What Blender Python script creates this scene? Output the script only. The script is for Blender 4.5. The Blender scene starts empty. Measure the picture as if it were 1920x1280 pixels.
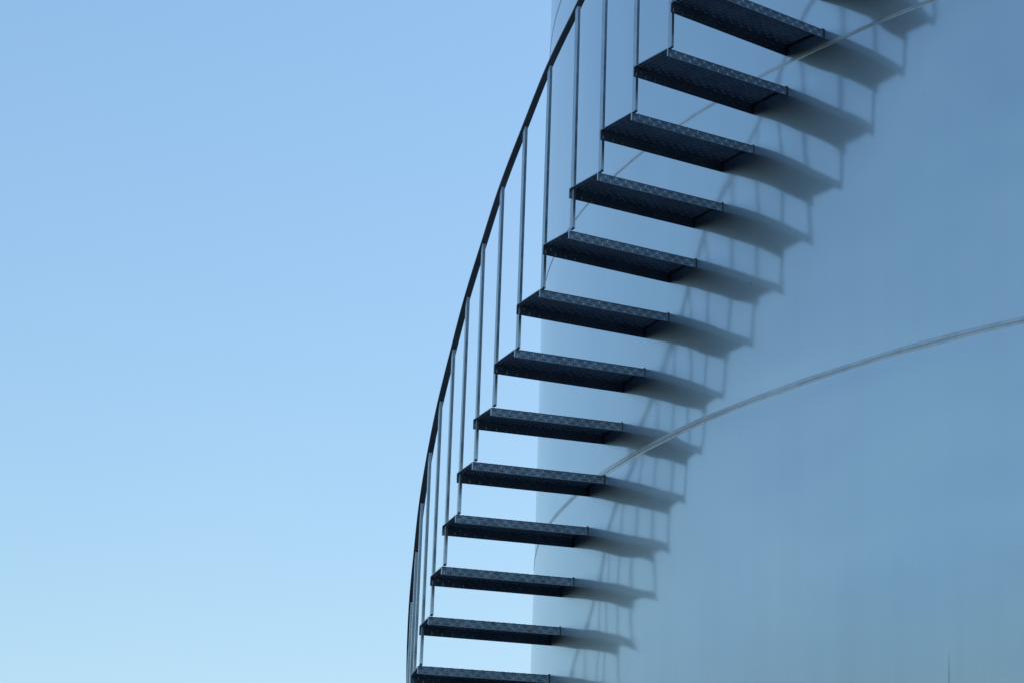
import bpy, bmesh, math, random
import mathutils
from mathutils import Matrix, Vector
random.seed(7)
sc = bpy.context.scene
COL = sc.collection
sin, cos, pi = math.sin, math.cos, math.pi

# ------------------------------------------------------------------ measures
EYE = 1.60                      # camera height over the ground
CAM_D, YAW, PITCH, ROLL = 15.82575, -0.40239, 0.3172, 0.03494
LENS = 5159.41449 / 1920.0 * 36.0
R = 6.03668                      # tank radius
RO = 6.7000                     # outer end of the treads
RISE, DTH, TH1 = 0.20, 0.03788, 0.54285
Z1 = 5.10519 + EYE              # top of the tread called 1
DEP = 0.250
FLN, FLF = 0.0412, 0.0475       # depth of the two turned-down lips
PH = 1.09175                     # baluster height
SEAMS = [0.502 + EYE - 1.507, 0.502 + EYE, 2.009 + EYE, 3.51564 + EYE, 5.02252 + EYE, 6.529 + EYE, 8.036 + EYE]
SEAMS = [z for z in SEAMS if z > 0.3]
TOP = 9.40 + EYE
UM = (R + RO) / 2
# small irregularities of the welded steps: turn, height, sag, pitch, length
JIT = [[-0.0041, 0.003, 0.0051, 0.0026, 0.0007], [-0.0021, 0.002, 0.0011, -0.0011, 0.001], [-0.0009, -0.0038, -0.0026, -0.0008, -0.0011], [0.0006, -0.0003, -0.0002, 0.0015, -0.0049], [-0.0011, 0.0014, 0.0034, 0.0039, -0.0015], [0.0018, 0.0041, -0.0002, -0.0012, -0.0035], [0.0023, -0.0032, -0.0043, -0.0017, -0.0008], [0.0052, -0.0006, -0.0075, 0.0034, -0.0066], [0.0034, -0.0035, -0.0054, 0.0027, -0.0088], [0.0026, -0.0039, -0.0036, 0.0011, -0.0064], [-0.0, -0.0052, -0.0013, 0.0027, -0.0034], [0.0013, 0.001, 0.0006, 0.0021, -0.0003], [0.0007, 0.0035, 0.0006, 0.0007, 0.0014]]
JIT = {k + 1: v[:4] + [max(v[4], -.0012)] for k, v in enumerate(JIT)}
POSTDZ = {5: -.003, 6: .006, 7: .005, 8: -.002, 9: -.010, 10: -.004, 14: .009}

# ------------------------------------------------------------------ helpers
def link(name, bm, mats, parent=None, smooth=False):
    me = bpy.data.meshes.new(name)
    bm.to_mesh(me); bm.free()
    for m in (mats if isinstance(mats, (list, tuple)) else [mats]):
        me.materials.append(m)
    if smooth:
        for p in me.polygons: p.use_smooth = True
    o = bpy.data.objects.new(name, me); COL.objects.link(o)
    if parent is not None: o.parent = parent
    return o
def thing(name, label, cat, loc=(0, 0, 0)):
    o = bpy.data.objects.new(name, None); COL.objects.link(o)
    o.location = loc; o['label'] = label; o['category'] = cat
    o.empty_display_size = .3
    return o
def box(bm, x0, x1, y0, y1, z0, z1, bev=0.0):
    vs = [bm.verts.new((x, y, z)) for z in (z0, z1) for y in (y0, y1) for x in (x0, x1)]
    f = [bm.faces.new([vs[i] for i in q]) for q in ((0, 2, 3, 1), (4, 5, 7, 6), (0, 1, 5, 4), (2, 6, 7, 3), (0, 4, 6, 2), (1, 3, 7, 5))]
    if bev:
        es = {e for a in f for e in a.edges}
        bmesh.ops.bevel(bm, geom=list(es), offset=bev, segments=1, affect='EDGES', clamp_overlap=True)
class NT:
    def __init__(s, mat):
        mat.use_nodes = True; s.t = mat.node_tree; s.t.nodes.clear()
    def n(s, kind, **kw):
        o = s.t.nodes.new(kind)
        for k, v in kw.items():
            if k.startswith('i_'):
                o.inputs[k[2:].replace('_', ' ')].default_value = v
            else: setattr(o, k, v)
        return o
    def l(s, a, b): s.t.links.new(a, b)
def ramp(nt, src, stops):
    r = nt.n('ShaderNodeValToRGB'); e = r.color_ramp.elements
    while len(e) < len(stops): e.new(.5)
    for q, (p, c) in zip(e, stops):
        q.position = p; q.color = c if len(c) == 4 else (*c, 1)
    nt.l(src, r.inputs['Fac']); return r.outputs['Color']
def noise(nt, vec, scale, detail=2, rough=.5):
    o = nt.n('ShaderNodeTexNoise'); o.inputs['Scale'].default_value = scale
    o.inputs['Detail'].default_value = detail; o.inputs['Roughness'].default_value = rough
    nt.l(vec, o.inputs['Vector']); return o.outputs['Fac']
def mapping(nt, src, scale):
    o = nt.n('ShaderNodeMapping'); o.inputs['Scale'].default_value = scale
    nt.l(src, o.inputs['Vector']); return o.outputs['Vector']
def mixc(nt, f, a, b, mode='MIX'):
    o = nt.n('ShaderNodeMix'); o.data_type = 'RGBA'; o.blend_type = mode
    for s, v in ((o.inputs[0], f), (o.inputs[6], a), (o.inputs[7], b)):
        if hasattr(v, 'links'): nt.l(v, s)
        elif isinstance(v, (int, float)): s.default_value = v
        else: s.default_value = (*v, 1)
    return o.outputs[2]
def math_(nt, op, a, b):
    o = nt.n('ShaderNodeMath'); o.operation = op
    for s, v in ((o.inputs[0], a), (o.inputs[1], b)):
        if hasattr(v, 'links'): nt.l(v, s)
        else: s.default_value = v
    return o.outputs[0]

# ------------------------------------------------------------------ materials
def mat_shell():
    m = bpy.data.materials.new('glossy_tank_paint'); t = NT(m)
    co = t.n('ShaderNodeTexCoord').outputs['Object']
    # base: pale grey with faint vertical rain marks and a few specks
    streak = noise(t, mapping(t, co, (9, 9, .22)), 1.0, 4, .6)
    cloud = noise(t, co, .7, 3, .5)
    c = ramp(t, streak, [(.3, (.56, .67, .745)), (.7, (.595, .71, .785))])
    c = mixc(t, .5, c, ramp(t, cloud, [(.3, (.55, .66, .735)), (.7, (.605, .72, .795))]))
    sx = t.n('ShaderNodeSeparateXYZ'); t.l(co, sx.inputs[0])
    fine_streak = noise(t, mapping(t, co, (24, 24, .35)), 1.0, 6, .65)
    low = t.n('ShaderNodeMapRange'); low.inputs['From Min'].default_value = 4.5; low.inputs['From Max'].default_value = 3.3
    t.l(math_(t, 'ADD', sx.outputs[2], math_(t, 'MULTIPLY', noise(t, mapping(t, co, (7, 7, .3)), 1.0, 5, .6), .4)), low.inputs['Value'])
    low_dark = math_(t, 'MULTIPLY', low.outputs[0], ramp(t, fine_streak, [(.30, (.64,) * 3), (.72, (.78,) * 3)]))  # streaked tone, darker towards the foot of the wall
    c = mixc(t, low_dark, c, (.27, .33, .36))
    # one thin dark upright line
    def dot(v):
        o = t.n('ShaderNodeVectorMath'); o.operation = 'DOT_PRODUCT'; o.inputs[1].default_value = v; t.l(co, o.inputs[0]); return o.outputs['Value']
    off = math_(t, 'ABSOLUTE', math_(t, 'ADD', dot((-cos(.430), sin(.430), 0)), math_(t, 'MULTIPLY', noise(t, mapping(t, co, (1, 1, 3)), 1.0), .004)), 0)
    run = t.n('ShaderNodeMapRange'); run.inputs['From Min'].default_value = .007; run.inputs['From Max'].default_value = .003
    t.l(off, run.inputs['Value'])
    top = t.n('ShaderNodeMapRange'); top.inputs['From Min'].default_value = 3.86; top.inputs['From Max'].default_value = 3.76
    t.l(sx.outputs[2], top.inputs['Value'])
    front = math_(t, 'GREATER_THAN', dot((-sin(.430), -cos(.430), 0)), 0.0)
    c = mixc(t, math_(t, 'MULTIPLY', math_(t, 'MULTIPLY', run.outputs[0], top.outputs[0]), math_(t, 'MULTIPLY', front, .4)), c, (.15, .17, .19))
    vo = t.n('ShaderNodeTexVoronoi'); vo.inputs['Scale'].default_value = 2.6; t.l(co, vo.inputs['Vector'])
    sp = ramp(t, vo.outputs['Distance'], [(.012, (1, 1, 1)), (.02, (0, 0, 0))])
    c = mixc(t, math_(t, 'MULTIPLY', sp, .5), c, (.16, .15, .14))
    # wavy plate
    w1 = noise(t, mapping(t, co, (1, 1, .8)), 1.7, 0, .4)
    w2 = noise(t, mapping(t, co, (1, 1, 1.3)), 3.6, 0, .5)
    h = math_(t, 'ADD', math_(t, 'MULTIPLY', w1, 1.0), math_(t, 'MULTIPLY', w2, .12))
    b = t.n('ShaderNodeBump'); b.inputs['Strength'].default_value = 1; b.inputs['Distance'].default_value = WAVE
    t.l(h, b.inputs['Height'])
    p = t.n('ShaderNodeBsdfPrincipled'); q = t.n('ShaderNodeBsdfPrincipled')
    for s, me, ro in ((p, 1.0, ROUGH1), (q, METAL2, ROUGH2)):
        s.inputs['Metallic'].default_value = me; s.inputs['Roughness'].default_value = ro
        t.l(b.outputs['Normal'], s.inputs['Normal'])
        t.l(c, s.inputs['Base Color'])
    p.inputs['Coat Weight'].default_value = 1.0; p.inputs['Coat Roughness'].default_value = .09; p.inputs['Coat IOR'].default_value = 1.5
    t.l(b.outputs['Normal'], p.inputs['Coat Normal'])
    rr = ramp(t, noise(t, mapping(t, co, (1.5, 1.5, .5)), 1.0, 3, .6), [(.3, (ROUGH1 * .9,) * 3), (.7, (ROUGH1 * 1.2,) * 3)])
    t.l(rr, p.inputs['Roughness'])
    mx = t.n('ShaderNodeMixShader'); mx.inputs[0].default_value = MIX2
    t.l(p.outputs[0], mx.inputs[1]); t.l(q.outputs[0], mx.inputs[2])
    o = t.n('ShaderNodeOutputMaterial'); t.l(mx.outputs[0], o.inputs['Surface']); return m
def mat_seam():
    m = bpy.data.materials.new('weld_seam_paint'); t = NT(m)
    co = t.n('ShaderNodeTexCoord').outputs['Object']
    n1 = noise(t, co, 14, 4, .6)
    c = ramp(t, n1, [(.3, (.57, .63, .67)), (.62, (.69, .74, .77))])
    rust = ramp(t, noise(t, co, 3.1, 5, .65), [(.60, (0, 0, 0)), (.72, (1, 1, 1))])
    c = mixc(t, math_(t, 'MULTIPLY', rust, .35), c, (.30, .24, .19))
    p = t.n('ShaderNodeBsdfPrincipled'); t.l(c, p.inputs['Base Color'])
    p.inputs['Metallic'].default_value = .72; p.inputs['Roughness'].default_value = .42
    b = t.n('ShaderNodeBump'); b.inputs['Distance'].default_value = .0012; t.l(noise(t, co, 60, 3), b.inputs['Height'])
    t.l(b.outputs['Normal'], p.inputs['Normal'])
    o = t.n('ShaderNodeOutputMaterial'); t.l(p.outputs[0], o.inputs['Surface']); return m
def mat_steel(name, lo, hi, metal, rough, rusty=.35, rip=.0006):
    m = bpy.data.materials.new(name); t = NT(m)
    co = t.n('ShaderNodeTexCoord').outputs['Object']
    oi = t.n('ShaderNodeObjectInfo').outputs['Random']
    va = t.n('ShaderNodeVectorMath'); va.operation = 'ADD'
    cb = t.n('ShaderNodeCombineXYZ'); t.l(math_(t, 'MULTIPLY', oi, 37.0), cb.inputs[0]); t.l(math_(t, 'MULTIPLY', oi, 11.0), cb.inputs[2])
    t.l(co, va.inputs[0]); t.l(cb.outputs[0], va.inputs[1]); co = va.outputs[0]
    c = ramp(t, noise(t, co, 9, 5, .65), [(.3, lo), (.7, hi)])
    rust = ramp(t, noise(t, co, 22, 5, .7), [(.62, (0, 0, 0)), (.74, (1, 1, 1))])
    c = mixc(t, math_(t, 'MULTIPLY', rust, rusty), c, (.12, .065, .04))
    p = t.n('ShaderNodeBsdfPrincipled'); t.l(c, p.inputs['Base Color'])
    p.inputs['Metallic'].default_value = metal
    t.l(ramp(t, noise(t, co, 30, 3, .6), [(.3, (rough * .8,) * 3), (.7, (rough * 1.25,) * 3)]), p.inputs['Roughness'])
    b = t.n('ShaderNodeBump'); b.inputs['Distance'].default_value = rip; t.l(noise(t, co, 90, 3), b.inputs['Height'])
    t.l(b.outputs['Normal'], p.inputs['Normal'])
    o = t.n('ShaderNodeOutputMaterial'); t.l(p.outputs[0], o.inputs['Surface']); return m
def mat_ground():
    m = bpy.data.materials.new('yard_asphalt'); t = NT(m)
    co = t.n('ShaderNodeTexCoord').outputs['Object']
    c = mixc(t, .5, ramp(t, noise(t, co, .4, 5, .6), [(.3, (.026, .032, .041)), (.7, (.042, .050, .062))]),
             ramp(t, noise(t, co, 45, 3, .7), [(.35, (.022, .026, .032)), (.65, (.058, .068, .082))]))
    p = t.n('ShaderNodeBsdfPrincipled'); t.l(c, p.inputs['Base Color']); p.inputs['Roughness'].default_value = .9
    b = t.n('ShaderNodeBump'); b.inputs['Distance'].default_value = .02; t.l(noise(t, co, 30, 4), b.inputs['Height'])
    t.l(b.outputs['Normal'], p.inputs['Normal'])
    o = t.n('ShaderNodeOutputMaterial'); t.l(p.outputs[0], o.inputs['Surface']); return m
def mat_concrete():
    m = bpy.data.materials.new('footing_concrete'); t = NT(m)
    co = t.n('ShaderNodeTexCoord').outputs['Object']
    p = t.n('ShaderNodeBsdfPrincipled'); p.inputs['Roughness'].default_value = .85
    t.l(ramp(t, noise(t, co, 4, 6, .65), [(.3, (.22, .215, .20)), (.7, (.36, .35, .33))]), p.inputs['Base Color'])
    o = t.n('ShaderNodeOutputMaterial'); t.l(p.outputs[0], o.inputs['Surface']); return m
WAVE, ROUGH1, ROUGH2, METAL2, MIX2 = .016, .08, .41, 1.0, .54
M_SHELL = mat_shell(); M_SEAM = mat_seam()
M_TREAD = mat_steel('dark_checker_plate', (.135, .185, .245), (.215, .28, .355), .8, .36)
M_POST = mat_steel('galvanised_flat_bar', (.40, .47, .53), (.52, .60, .66), .95, .30, .04, .0001)
M_RAIL = mat_steel('dark_handrail_bar', (.17, .18, .19), (.28, .28, .28), .7, .40, .5)
M_LUG = mat_steel('lightened_lugs', (.23, .29, .36), (.36, .44, .52), .85, .32, .15)  # shinier lug steel, lightened further to paint in the sky's glint
M_GAP_SHADE = mat_steel('gap_shade_black', (.018, .019, .021), (.035, .035, .036), .2, .6, .25)
M_WELD = mat_steel('rusty_weld', (.12, .125, .13), (.22, .20, .18), .6, .5, .45)
def mat_blocker():
    m = bpy.data.materials.new('glow_blocker_green'); t = NT(m)
    co = t.n('ShaderNodeTexCoord').outputs['Object']
    p = t.n('ShaderNodeBsdfPrincipled'); p.inputs['Roughness'].default_value = .95
    t.l(ramp(t, noise(t, co, .06, 6, .7), [(.3, (.022, .036, .030)), (.7, (.05, .075, .052))]), p.inputs['Base Color'])
    o = t.n('ShaderNodeOutputMaterial'); t.l(p.outputs[0], o.inputs['Surface']); return m
M_BLOCKER = mat_blocker()
M_GROUND = mat_ground(); M_CONC = mat_concrete()

# ------------------------------------------------------------------ ground
bm = bmesh.new()
S = 1500
NS = 6
g = [[bm.verts.new((-S + 2 * S * i / NS, -S + 2 * S * j / NS, 0)) for j in range(NS + 1)] for i in range(NS + 1)]
for i in range(NS):
    for j in range(NS): bm.faces.new((g[i][j], g[i + 1][j], g[i + 1][j + 1], g[i][j + 1]))
gr = link('ground', bm, M_GROUND); gr['kind'] = 'structure'

bm = bmesh.new(); n = 360; rows = []  # unseen ridge ring, added to keep horizon glow out of the wall's reflections
for i in range(n):
    a = 2 * pi * i / n
    h = 44 + 14 * sin(3 * a + 1) + 9 * sin(7 * a + 2) + 5 * sin(17 * a) + 3 * sin(41 * a + 1) + 1.5 * sin(83 * a)
    rows.append([bm.verts.new((r * sin(a), r * cos(a), h * f - 1)) for r, f in ((560, 0), (620, .28), (690, .66), (760, .93), (820, 1), (900, .8), (1000, 0))])
for i in range(n):
    a, b = rows[i], rows[(i + 1) % n]
    for q in range(6): bm.faces.new((a[q], a[q + 1], b[q + 1], b[q]))
bmesh.ops.recalc_face_normals(bm, faces=bm.faces)
hl = link('glow_blocker_ridge', bm, M_BLOCKER, smooth=True); hl['kind'] = 'structure'

# ------------------------------------------------------------------ storage tank
tank = thing('storage_tank', 'huge round pale blue-grey steel tank with glossy plates that mirror the stairs', 'tank')
NSEG = 900
def pol(r, th, z): return (-r * sin(th), -r * cos(th), z)
def shell_r(th, z):
    d = 0.0
    for s in SEAMS:
        x = z - s
        if abs(x) < .5: d -= .0013 * math.exp(-(x / .07) ** 2) * (1 + .5 * sin(7 * th + s * 3) + .4 * sin(17 * th + s))
    d += .0012 * sin(9 * th + 1.3 * z) + .0008 * sin(23 * th - 2.1 * z + 1)
    return R + d
zs = set([0.0, TOP])
z = 0.0
while z < TOP: zs.add(round(z, 4)); z += .125
for s in SEAMS:
    for k in range(-14, 15): zs.add(round(s + .014 * k, 4))
zs = sorted(z for z in zs if 0 <= z <= TOP)
zz = [zs[0]]
for z in zs[1:]:
    if z - zz[-1] > .006: zz.append(z)
zz[-1] = TOP
bm = bmesh.new()
rows = [[bm.verts.new(pol(shell_r(2 * pi * i / NSEG, z), 2 * pi * i / NSEG, z)) for i in range(NSEG)] for z in zz]
for a, b in zip(rows, rows[1:]):
    for i in range(NSEG):
        j = (i + 1) % NSEG
        bm.faces.new((a[j], a[i], b[i], b[j])) 
bmesh.ops.recalc_face_normals(bm, faces=bm.faces)
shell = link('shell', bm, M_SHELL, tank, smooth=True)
# lap-welded seams between the courses
for si, s in enumerate(SEAMS):
    bm = bmesh.new(); prof = []
    n = 1200; rows = []
    for i in range(n):
        th = 2 * pi * i / n
        wob = .0022 * sin(11 * th + si) + .0014 * sin(31 * th + si * 2) + .0007 * sin(83 * th)
        k = .75 + .3 * sin(13 * th + si) + .28 * sin(29 * th + 2 * si) + .15 * sin(71 * th); k = max(k, .06)
        wd = (.40 if abs(s - 5.02252 - EYE) < .01 else .60) * (1 + .12 * sin(11 * th + si * 1.7) + .08 * sin(47 * th))
        rb = shell_r(th, s)
        P = [(-.0003, .029 * wd), (.0003, .021 * wd), (.0006, .014 * wd), (.0008, .006 * wd), (.0008 + .0010 * k, .0016), (.0008 + .0010 * k, .0002),
             (.0001, -.0006), (.0001, -.0006 - .0022 * k), (.0007, -.0050), (.0006, -.009 * wd), (.0003, -.014 * wd), (-.0003, -.022 * wd)]
        rows.append([bm.verts.new(pol(rb + .0006 + dr, th, s + wob + dz)) for dr, dz in P])
    for i in range(n):
        a, b = rows[i], rows[(i + 1) % n]
        for q in range(len(a) - 1): bm.faces.new((a[q], a[q + 1], b[q + 1], b[q]))
    bmesh.ops.recalc_face_normals(bm, faces=bm.faces)
    link('weld_seam', bm, M_SEAM, tank, smooth=False)
# roof: shallow cone with a rim angle
bm = bmesh.new(); n = 240
ring = lambda r, z: [bm.verts.new(pol(r, 2 * pi * i / n, z)) for i in range(n)]
rr = [ring(R + .002, TOP - .07), ring(R + .075, TOP - .07), ring(R + .075, TOP - .06), ring(R + .012, TOP - .06), ring(R + .012, TOP + .012), ring(.4, TOP + .55), ring(.02, TOP + .56)]
for a, b in zip(rr, rr[1:]):
    for i in range(n): bm.faces.new((a[i], a[(i + 1) % n], b[(i + 1) % n], b[i]))
bm.faces.new(rr[-1])
bmesh.ops.recalc_face_normals(bm, faces=bm.faces)
link('roof', bm, M_SEAM, tank)
bm = bmesh.new(); n = 240
rr = [ring(R + .03, .10), ring(R + .45, .10), ring(R + .47, .08), ring(R + .47, -.05)]
for a, b in zip(rr, rr[1:]):
    for i in range(n): bm.faces.new((a[i], a[(i + 1) % n], b[(i + 1) % n], b[i]))
bmesh.ops.recalc_face_normals(bm, faces=bm.faces)
link('footing', bm, M_CONC, tank)

# ------------------------------------------------------------------ staircase
K0, K1 = -20, 33
stair = thing('spiral_staircase', 'dark steel open-tread stair winding up round the tank, with thin balusters and handrail', 'staircase',
              pol(RO - .3, TH1 + (K1 - 1) * DTH, 0))
SI = Matrix.Translation(-stair.location)

def lug(bm, c, ax, nrm, ln=.0118, wd=.0036, h=.0028, mi=1):
    """one raised lens of the checker plate: c centre, ax long axis, nrm out of the plate"""
    c, ax, nrm = Vector(c), Vector(ax), Vector(nrm); sd = nrm.cross(ax)
    base = [c + ax * (ln * a) + sd * (wd * b) for a, b in ((1, 0), (.55, .85), (0, 1), (-.55, .85), (-1, 0), (-.55, -.85), (0, -1), (.55, -.85))]
    top = [c + nrm * h + ax * (ln * a) + sd * (wd * b) for a, b in ((.72, 0), (.36, .16), (0, .2), (-.36, .16), (-.72, 0), (-.36, -.16), (0, -.2), (.36, -.16))]
    b_ = [bm.verts.new(p) for p in base]; t_ = [bm.verts.new(p) for p in top]
    fs = [bm.faces.new((b_[i], b_[(i + 1) % 8], t_[(i + 1) % 8], t_[i])) for i in range(8)] + [bm.faces.new(t_)]
    for f in fs: f.material_index = mi
PITCH_X, PITCH_Y = .0260, .0205
def tread_mesh():
    """a plate with both long edges turned down; local x runs out from the tank, y towards the lower flight's near side"""
    bm = bmesh.new()
    T, rb = .0045, .0065
    yn, yf = DEP / 2, -DEP / 2
    def arc(cy, cz, r, a0, a1, n=4): return [(cy + r * cos(a0 + (a1 - a0) * i / n), cz + r * sin(a0 + (a1 - a0) * i / n)) for i in range(n + 1)]
    outer = [(yn, -FLN)] + arc(yn - rb, -rb, rb, 0, pi / 2) + arc(yf + rb, -rb, rb, pi / 2, pi) + [(yf, -FLF)]
    inner = [(yf + T, -FLF)] + arc(yf + rb, -rb, rb - T, pi, pi / 2) + arc(yn - rb, -rb, rb - T, pi / 2, 0) + [(yn - T, -FLN)]
    prof = outer + inner
    xo = RO - UM
    def xin(y):
        v = DEP / 2 - y
        return math.sqrt((R - .001) ** 2 - v * v) - UM
    a = [bm.verts.new((xin(y), y, z)) for y, z in prof]; b = [bm.verts.new((xo, y, z)) for y, z in prof]
    n = len(prof)
    for i in range(n):
        j = (i + 1) % n; bm.faces.new((a[i], a[j], b[j], b[i]))
    m = len(outer)
    for ring_ in (a, b):            # end caps as strips between outer and inner profile
        o_, i_ = ring_[:m], ring_[m:][::-1]
        for q in range(m - 1): bm.faces.new((o_[q], o_[q + 1], i_[q + 1], i_[q]))
    bmesh.ops.recalc_face_normals(bm, faces=bm.faces)
    nx = int((xo - xin(0)) / PITCH_X)
    rnd = random.Random(3)
    def field(y_or_z, put):
        for i in range(nx):
            x = xo - .014 - i * PITCH_X
            for j, q in enumerate(y_or_z): put(x, q, (i + j) % 2)
    X, Y, Z = (1, 0, 0), (0, 1, 0), (0, 0, 1)
    field([-.0125, -.0315], lambda x, z, s: lug(bm, (x, yn + .0001, z), Z if s else X, (0, 1, 0)))
    field([-.013, -.0335], lambda x, z, s: lug(bm, (x, yf + T + .0001, z), Z if s else X, (0, 1, 0), h=.0022, mi=0) if z > -FLF + .008 else None)
    field([-.0125, -.0335], lambda x, z, s: lug(bm, (x, yf - .0001, z), Z if s else X, (0, -1, 0)))
    ys = [yn - .016 - j * PITCH_Y for j in range(int((DEP - .03) / PITCH_Y) + 1)]
    field(ys, lambda x, y, s: lug(bm, (x, y, .0001), Y if s else X, (0, 0, 1)))
    field(ys, lambda x, y, s: lug(bm, (x, y, -T - .0001), Y if s else X, (0, 0, -1), h=.0036, mi=1))
    return bm
def blob(bm, c, r, rnd, st=(1, 1, 1)):
    vs = bmesh.ops.create_icosphere(bm, subdivisions=2, radius=1)['verts']
    for v in vs:
        k = r * (1 + rnd.uniform(-.18, .18)); v.co = Vector(c) + Vector((v.co.x * k * st[0], v.co.y * k * st[1], v.co.z * k * st[2]))
def weld_mesh():
    """lumpy bead where the tread meets the tank wall"""
    bm = bmesh.new(); rnd = random.Random(5)
    xi = math.sqrt(R * R) - UM
    for i in range(7): blob(bm, (xi + .003, DEP / 2 + .001, -.003 - i * .006), .0027, rnd)
    for i in range(9):
        y = DEP / 2 - .004 - i * .007; blob(bm, (xi + .003, y, .003), .0027, rnd)
    return bm
def gap_shade_mesh():
    """dark strip standing in for the shaded gap under the plate and down the far lip, where the tread meets the wall"""
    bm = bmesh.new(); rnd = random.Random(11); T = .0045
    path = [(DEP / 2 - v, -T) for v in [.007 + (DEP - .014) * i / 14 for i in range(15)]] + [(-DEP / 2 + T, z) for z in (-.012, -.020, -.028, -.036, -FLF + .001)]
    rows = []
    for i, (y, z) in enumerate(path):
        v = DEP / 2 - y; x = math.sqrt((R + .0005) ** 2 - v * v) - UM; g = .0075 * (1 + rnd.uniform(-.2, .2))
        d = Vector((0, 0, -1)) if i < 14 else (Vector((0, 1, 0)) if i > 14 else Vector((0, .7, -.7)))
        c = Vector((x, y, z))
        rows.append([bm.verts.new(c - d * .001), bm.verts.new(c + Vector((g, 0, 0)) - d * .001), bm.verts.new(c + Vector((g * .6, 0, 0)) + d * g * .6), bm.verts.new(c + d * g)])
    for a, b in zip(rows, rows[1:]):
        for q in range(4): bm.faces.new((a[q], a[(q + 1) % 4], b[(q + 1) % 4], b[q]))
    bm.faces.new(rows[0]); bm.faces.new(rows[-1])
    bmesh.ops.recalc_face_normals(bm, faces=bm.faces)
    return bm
def clip_mesh():
    """small cut plate end-stop welded in the near outer corner"""
    bm = bmesh.new(); xo = RO - UM
    box(bm, xo - .0005, xo + .003, DEP / 2 - .006, DEP / 2 - .0005, -FLN + .001, -.002, .0006)
    return bm

def tread_matrix(k):
    j = JIT.get(k) or [random.gauss(0, .0015), random.gauss(0, .003), random.gauss(0, .003), random.gauss(0, .0015), 0]
    th = TH1 + (k - 1) * DTH + j[0]; z = Z1 - (k - 1) * RISE + j[1]
    u, v = UM + j[4], DEP / 2 + .002
    x = -u * sin(th) - v * cos(th); y = -u * cos(th) + v * sin(th)
    rot = Matrix.Rotation(math.atan2(-cos(th), -sin(th)), 4, 'Z') @ Matrix.Rotation(-math.atan(j[2] / .33), 4, 'Y') @ Matrix.Rotation(math.atan(-j[3] / .125), 4, 'X')
    return Matrix.Translation((x, y, z)) @ rot, th, z + j[2], j
BT, BW = .0145, .025            # flat bar: thin way, wide way
BV = .002                      # bar centre behind the near edge
tread0 = link('tread', tread_mesh(), [M_TREAD, M_LUG], stair)
weld0 = link('weld_bead', weld_mesh(), M_WELD, tread0, smooth=True)
gap0 = link('gap_shade_strip', gap_shade_mesh(), M_GAP_SHADE, tread0)  # near-black strip paints in the dark gap line at the wall
clip0 = link('end_plate', clip_mesh(), M_POST, tread0)
def post_mesh(h, lean):
    bm = bmesh.new(); box(bm, -BT / 2, BT / 2, -BW / 2, BW / 2, 0, h, .0012)
    for v in bm.verts: v.co.x += lean * (v.co.z / h) ** 2
    return bm
tops = {}
for k in range(K0, K1 + 1):
    M, th, zo, j = tread_matrix(k)
    if k == K0: t, w, c, f = tread0, weld0, clip0, gap0
    else:
        t, w, c, f = tread0.copy(), weld0.copy(), clip0.copy(), gap0.copy()
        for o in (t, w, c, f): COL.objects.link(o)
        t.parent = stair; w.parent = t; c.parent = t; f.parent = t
    t.matrix_local = SI @ M
    # the baluster that stands on this tread's near outer corner and is welded to the back of the next one up
    u, v = RO - .006 - BT / 2 + j[4], BV
    x = -u * sin(th) - v * cos(th); y = -u * cos(th) + v * sin(th)
    ztop = Z1 - (k - 1) * RISE + PH + POSTDZ.get(k, 0) + (j[1] + j[2] if k in JIT else 0)
    zb = zo + .0015
    p = link('baluster', post_mesh(ztop - zb, random.gauss(0, .0015)), M_POST, stair)
    p.matrix_local = SI @ Matrix.Translation((x, y, zb)) @ Matrix.Rotation(math.atan2(-cos(th), -sin(th)) + random.gauss(0, .012), 4, 'Z')
    bm = bmesh.new(); rnd = random.Random(k + 99)
    zt = Z1 - (k - 2) * RISE - zb
    for q in range(5): blob(bm, (BT / 2 - .001 - q * .0015, BW / 2 + .001, .003), .0032, rnd)
    wb = link('weld_bead', bm, M_WELD, p, smooth=True)
    bm = bmesh.new()
    for q in range(6): blob(bm, (-BT / 2 + .0005 + q * .0002, -BW / 2 + .004, zt - .008 - q * .006), .0027, rnd)
    wb = link('weld_bead', bm, M_WELD, p, smooth=True)
    tops[k] = Vector((x, y, ztop))
# handrail: flat bar bent through the baluster tops
def rail_pt(s):
    k = int(math.floor(s)); f = s - k
    P = [tops[min(max(q, K0), K1)] for q in (k - 1, k, k + 1, k + 2)]
    if k - 1 < K0: P[0] = 2 * P[1] - P[2]
    if k + 2 > K1: P[3] = 2 * P[2] - P[1]
    if k + 1 > K1: P[2] = 2 * P[1] - P[0]; P[3] = 2 * P[2] - P[1]
    a, b, c, d = P
    return .5 * ((2 * b) + (c - a) * f + (2 * a - 5 * b + 4 * c - d) * f * f + (3 * b - a - 3 * c + d) * f ** 3)
bm = bmesh.new(); rows = []
HW, HT, BE = .0155, .009, .0015
n = (K1 - K0 + 1) * 5
for i in range(n + 1):
    s = K0 - .5 + (K1 - K0 + 1.0) * i / n
    s2 = min(max(s, K0), K1)
    p = rail_pt(s2); d = rail_pt(min(s2 + .05, K1)) - rail_pt(max(s2 - .05, K0)); d.normalize()
    p = p + d * ((s - s2) * .33)
    out = Vector((p.x, p.y, 0)).normalized(); up = out.cross(d)
    if up.z < 0: up = -up
    rows.append([bm.verts.new(p + out * a + up * (b + .001)) for a, b in ((-HW + BE, 0), (HW - BE, 0), (HW, BE), (HW, HT - BE), (HW - BE, HT), (-HW + BE, HT), (-HW, HT - BE), (-HW, BE))])
for a, b in zip(rows, rows[1:]):
    for q in range(8): bm.faces.new((a[q], a[(q + 1) % 8], b[(q + 1) % 8], b[q]))
bm.faces.new(rows[0]); bm.faces.new(rows[-1])
bmesh.ops.recalc_face_normals(bm, faces=bm.faces)
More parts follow.
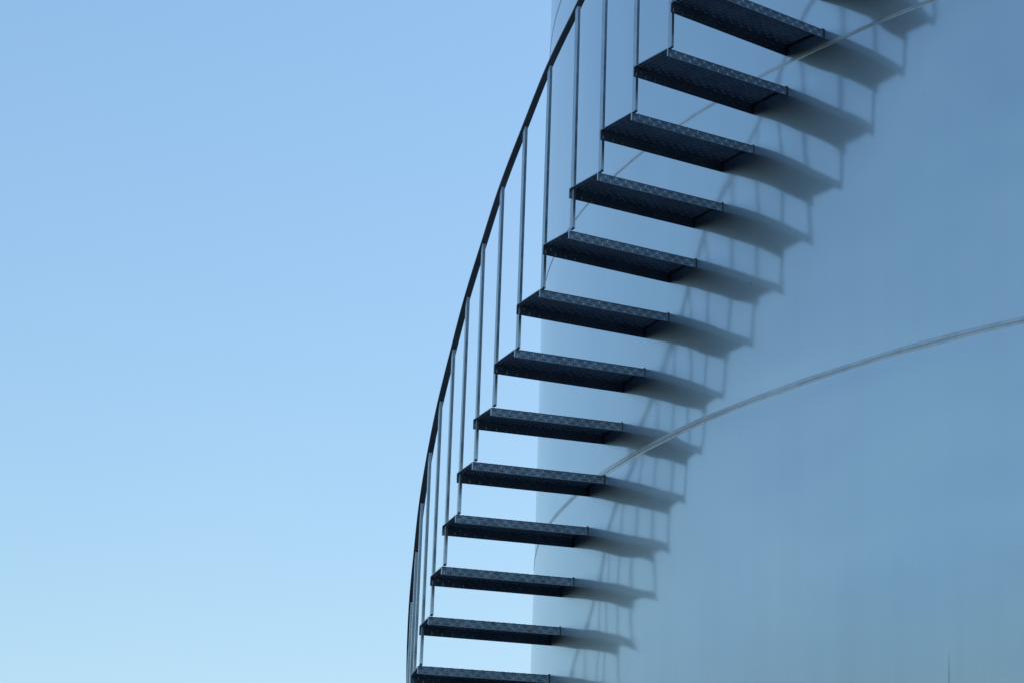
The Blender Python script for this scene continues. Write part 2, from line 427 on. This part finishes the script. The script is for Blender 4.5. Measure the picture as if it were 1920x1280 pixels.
rail = link('handrail', bm, M_RAIL, stair)
rail.matrix_local = SI

# ------------------------------------------------------------------ light
SUN_EL, SUN_AZ = math.radians(60), .45       # azimuth measured from +y towards +x: behind the tank
w = bpy.data.worlds.new('World'); sc.world = w; w.use_nodes = True
nt = w.node_tree; nt.nodes.clear()
sky = nt.nodes.new('ShaderNodeTexSky'); sky.sky_type = 'NISHITA'; sky.sun_disc = False
sky.sun_elevation = SUN_EL; sky.sun_rotation = SUN_AZ
sky.altitude = 0; sky.air_density = 1.6; sky.dust_density = 0.3; sky.ozone_density = 6.0
bg = nt.nodes.new('ShaderNodeBackground'); bg.inputs['Strength'].default_value = .14
wo = nt.nodes.new('ShaderNodeOutputWorld')
tint = nt.nodes.new('ShaderNodeMix'); tint.data_type = 'RGBA'; tint.blend_type = 'MULTIPLY'; tint.inputs[0].default_value = 1
tc = nt.nodes.new('ShaderNodeTexCoord'); sn = nt.nodes.new('ShaderNodeTexNoise')
sn.inputs['Scale'].default_value = 3.0; sn.inputs['Detail'].default_value = 3; nt.links.new(tc.outputs['Generated'], sn.inputs['Vector'])
sr = nt.nodes.new('ShaderNodeValToRGB'); nt.links.new(sn.outputs['Fac'], sr.inputs['Fac'])
sr.color_ramp.elements[0].position = .3; sr.color_ramp.elements[0].color = (.965, 1.015, .985, 1)
sr.color_ramp.elements[1].position = .7; sr.color_ramp.elements[1].color = (1.04, 1.03, .995, 1)
nt.links.new(sr.outputs['Color'], tint.inputs[7])
nt.links.new(sky.outputs[0], tint.inputs[6]); nt.links.new(tint.outputs[2], bg.inputs['Color']); nt.links.new(bg.outputs[0], wo.inputs['Surface'])
sd = bpy.data.lights.new('sun', 'SUN'); sd.energy = 2.5; sd.angle = math.radians(.5); sd.color = (1, .95, .88)
so = bpy.data.objects.new('sun', sd); COL.objects.link(so)
sv = Vector((sin(SUN_AZ) * cos(SUN_EL), cos(SUN_AZ) * cos(SUN_EL), sin(SUN_EL)))
so.rotation_euler = sv.to_track_quat('Z', 'Y').to_euler(); so.location = sv * 60

# ------------------------------------------------------------------ camera
cd = bpy.data.cameras.new('camera'); cam = bpy.data.objects.new('camera', cd); COL.objects.link(cam)
cd.sensor_fit = 'HORIZONTAL'; cd.sensor_width = 36; cd.lens = LENS; cd.clip_end = 5000
fw = Vector((sin(YAW) * cos(PITCH), cos(YAW) * cos(PITCH), sin(PITCH)))
rt = Vector((cos(YAW), -sin(YAW), 0)); up = rt.cross(fw)
r2 = cos(ROLL) * rt + sin(ROLL) * up; u2 = -sin(ROLL) * rt + cos(ROLL) * up
mt = Matrix((r2, u2, -fw)).transposed().to_4x4(); mt.translation = (0, -CAM_D, EYE)
cam.matrix_world = mt
sc.camera = cam
vs = sc.view_settings
vs.view_transform = 'Standard'; vs.look = 'None'; vs.exposure = 0; vs.gamma = 1
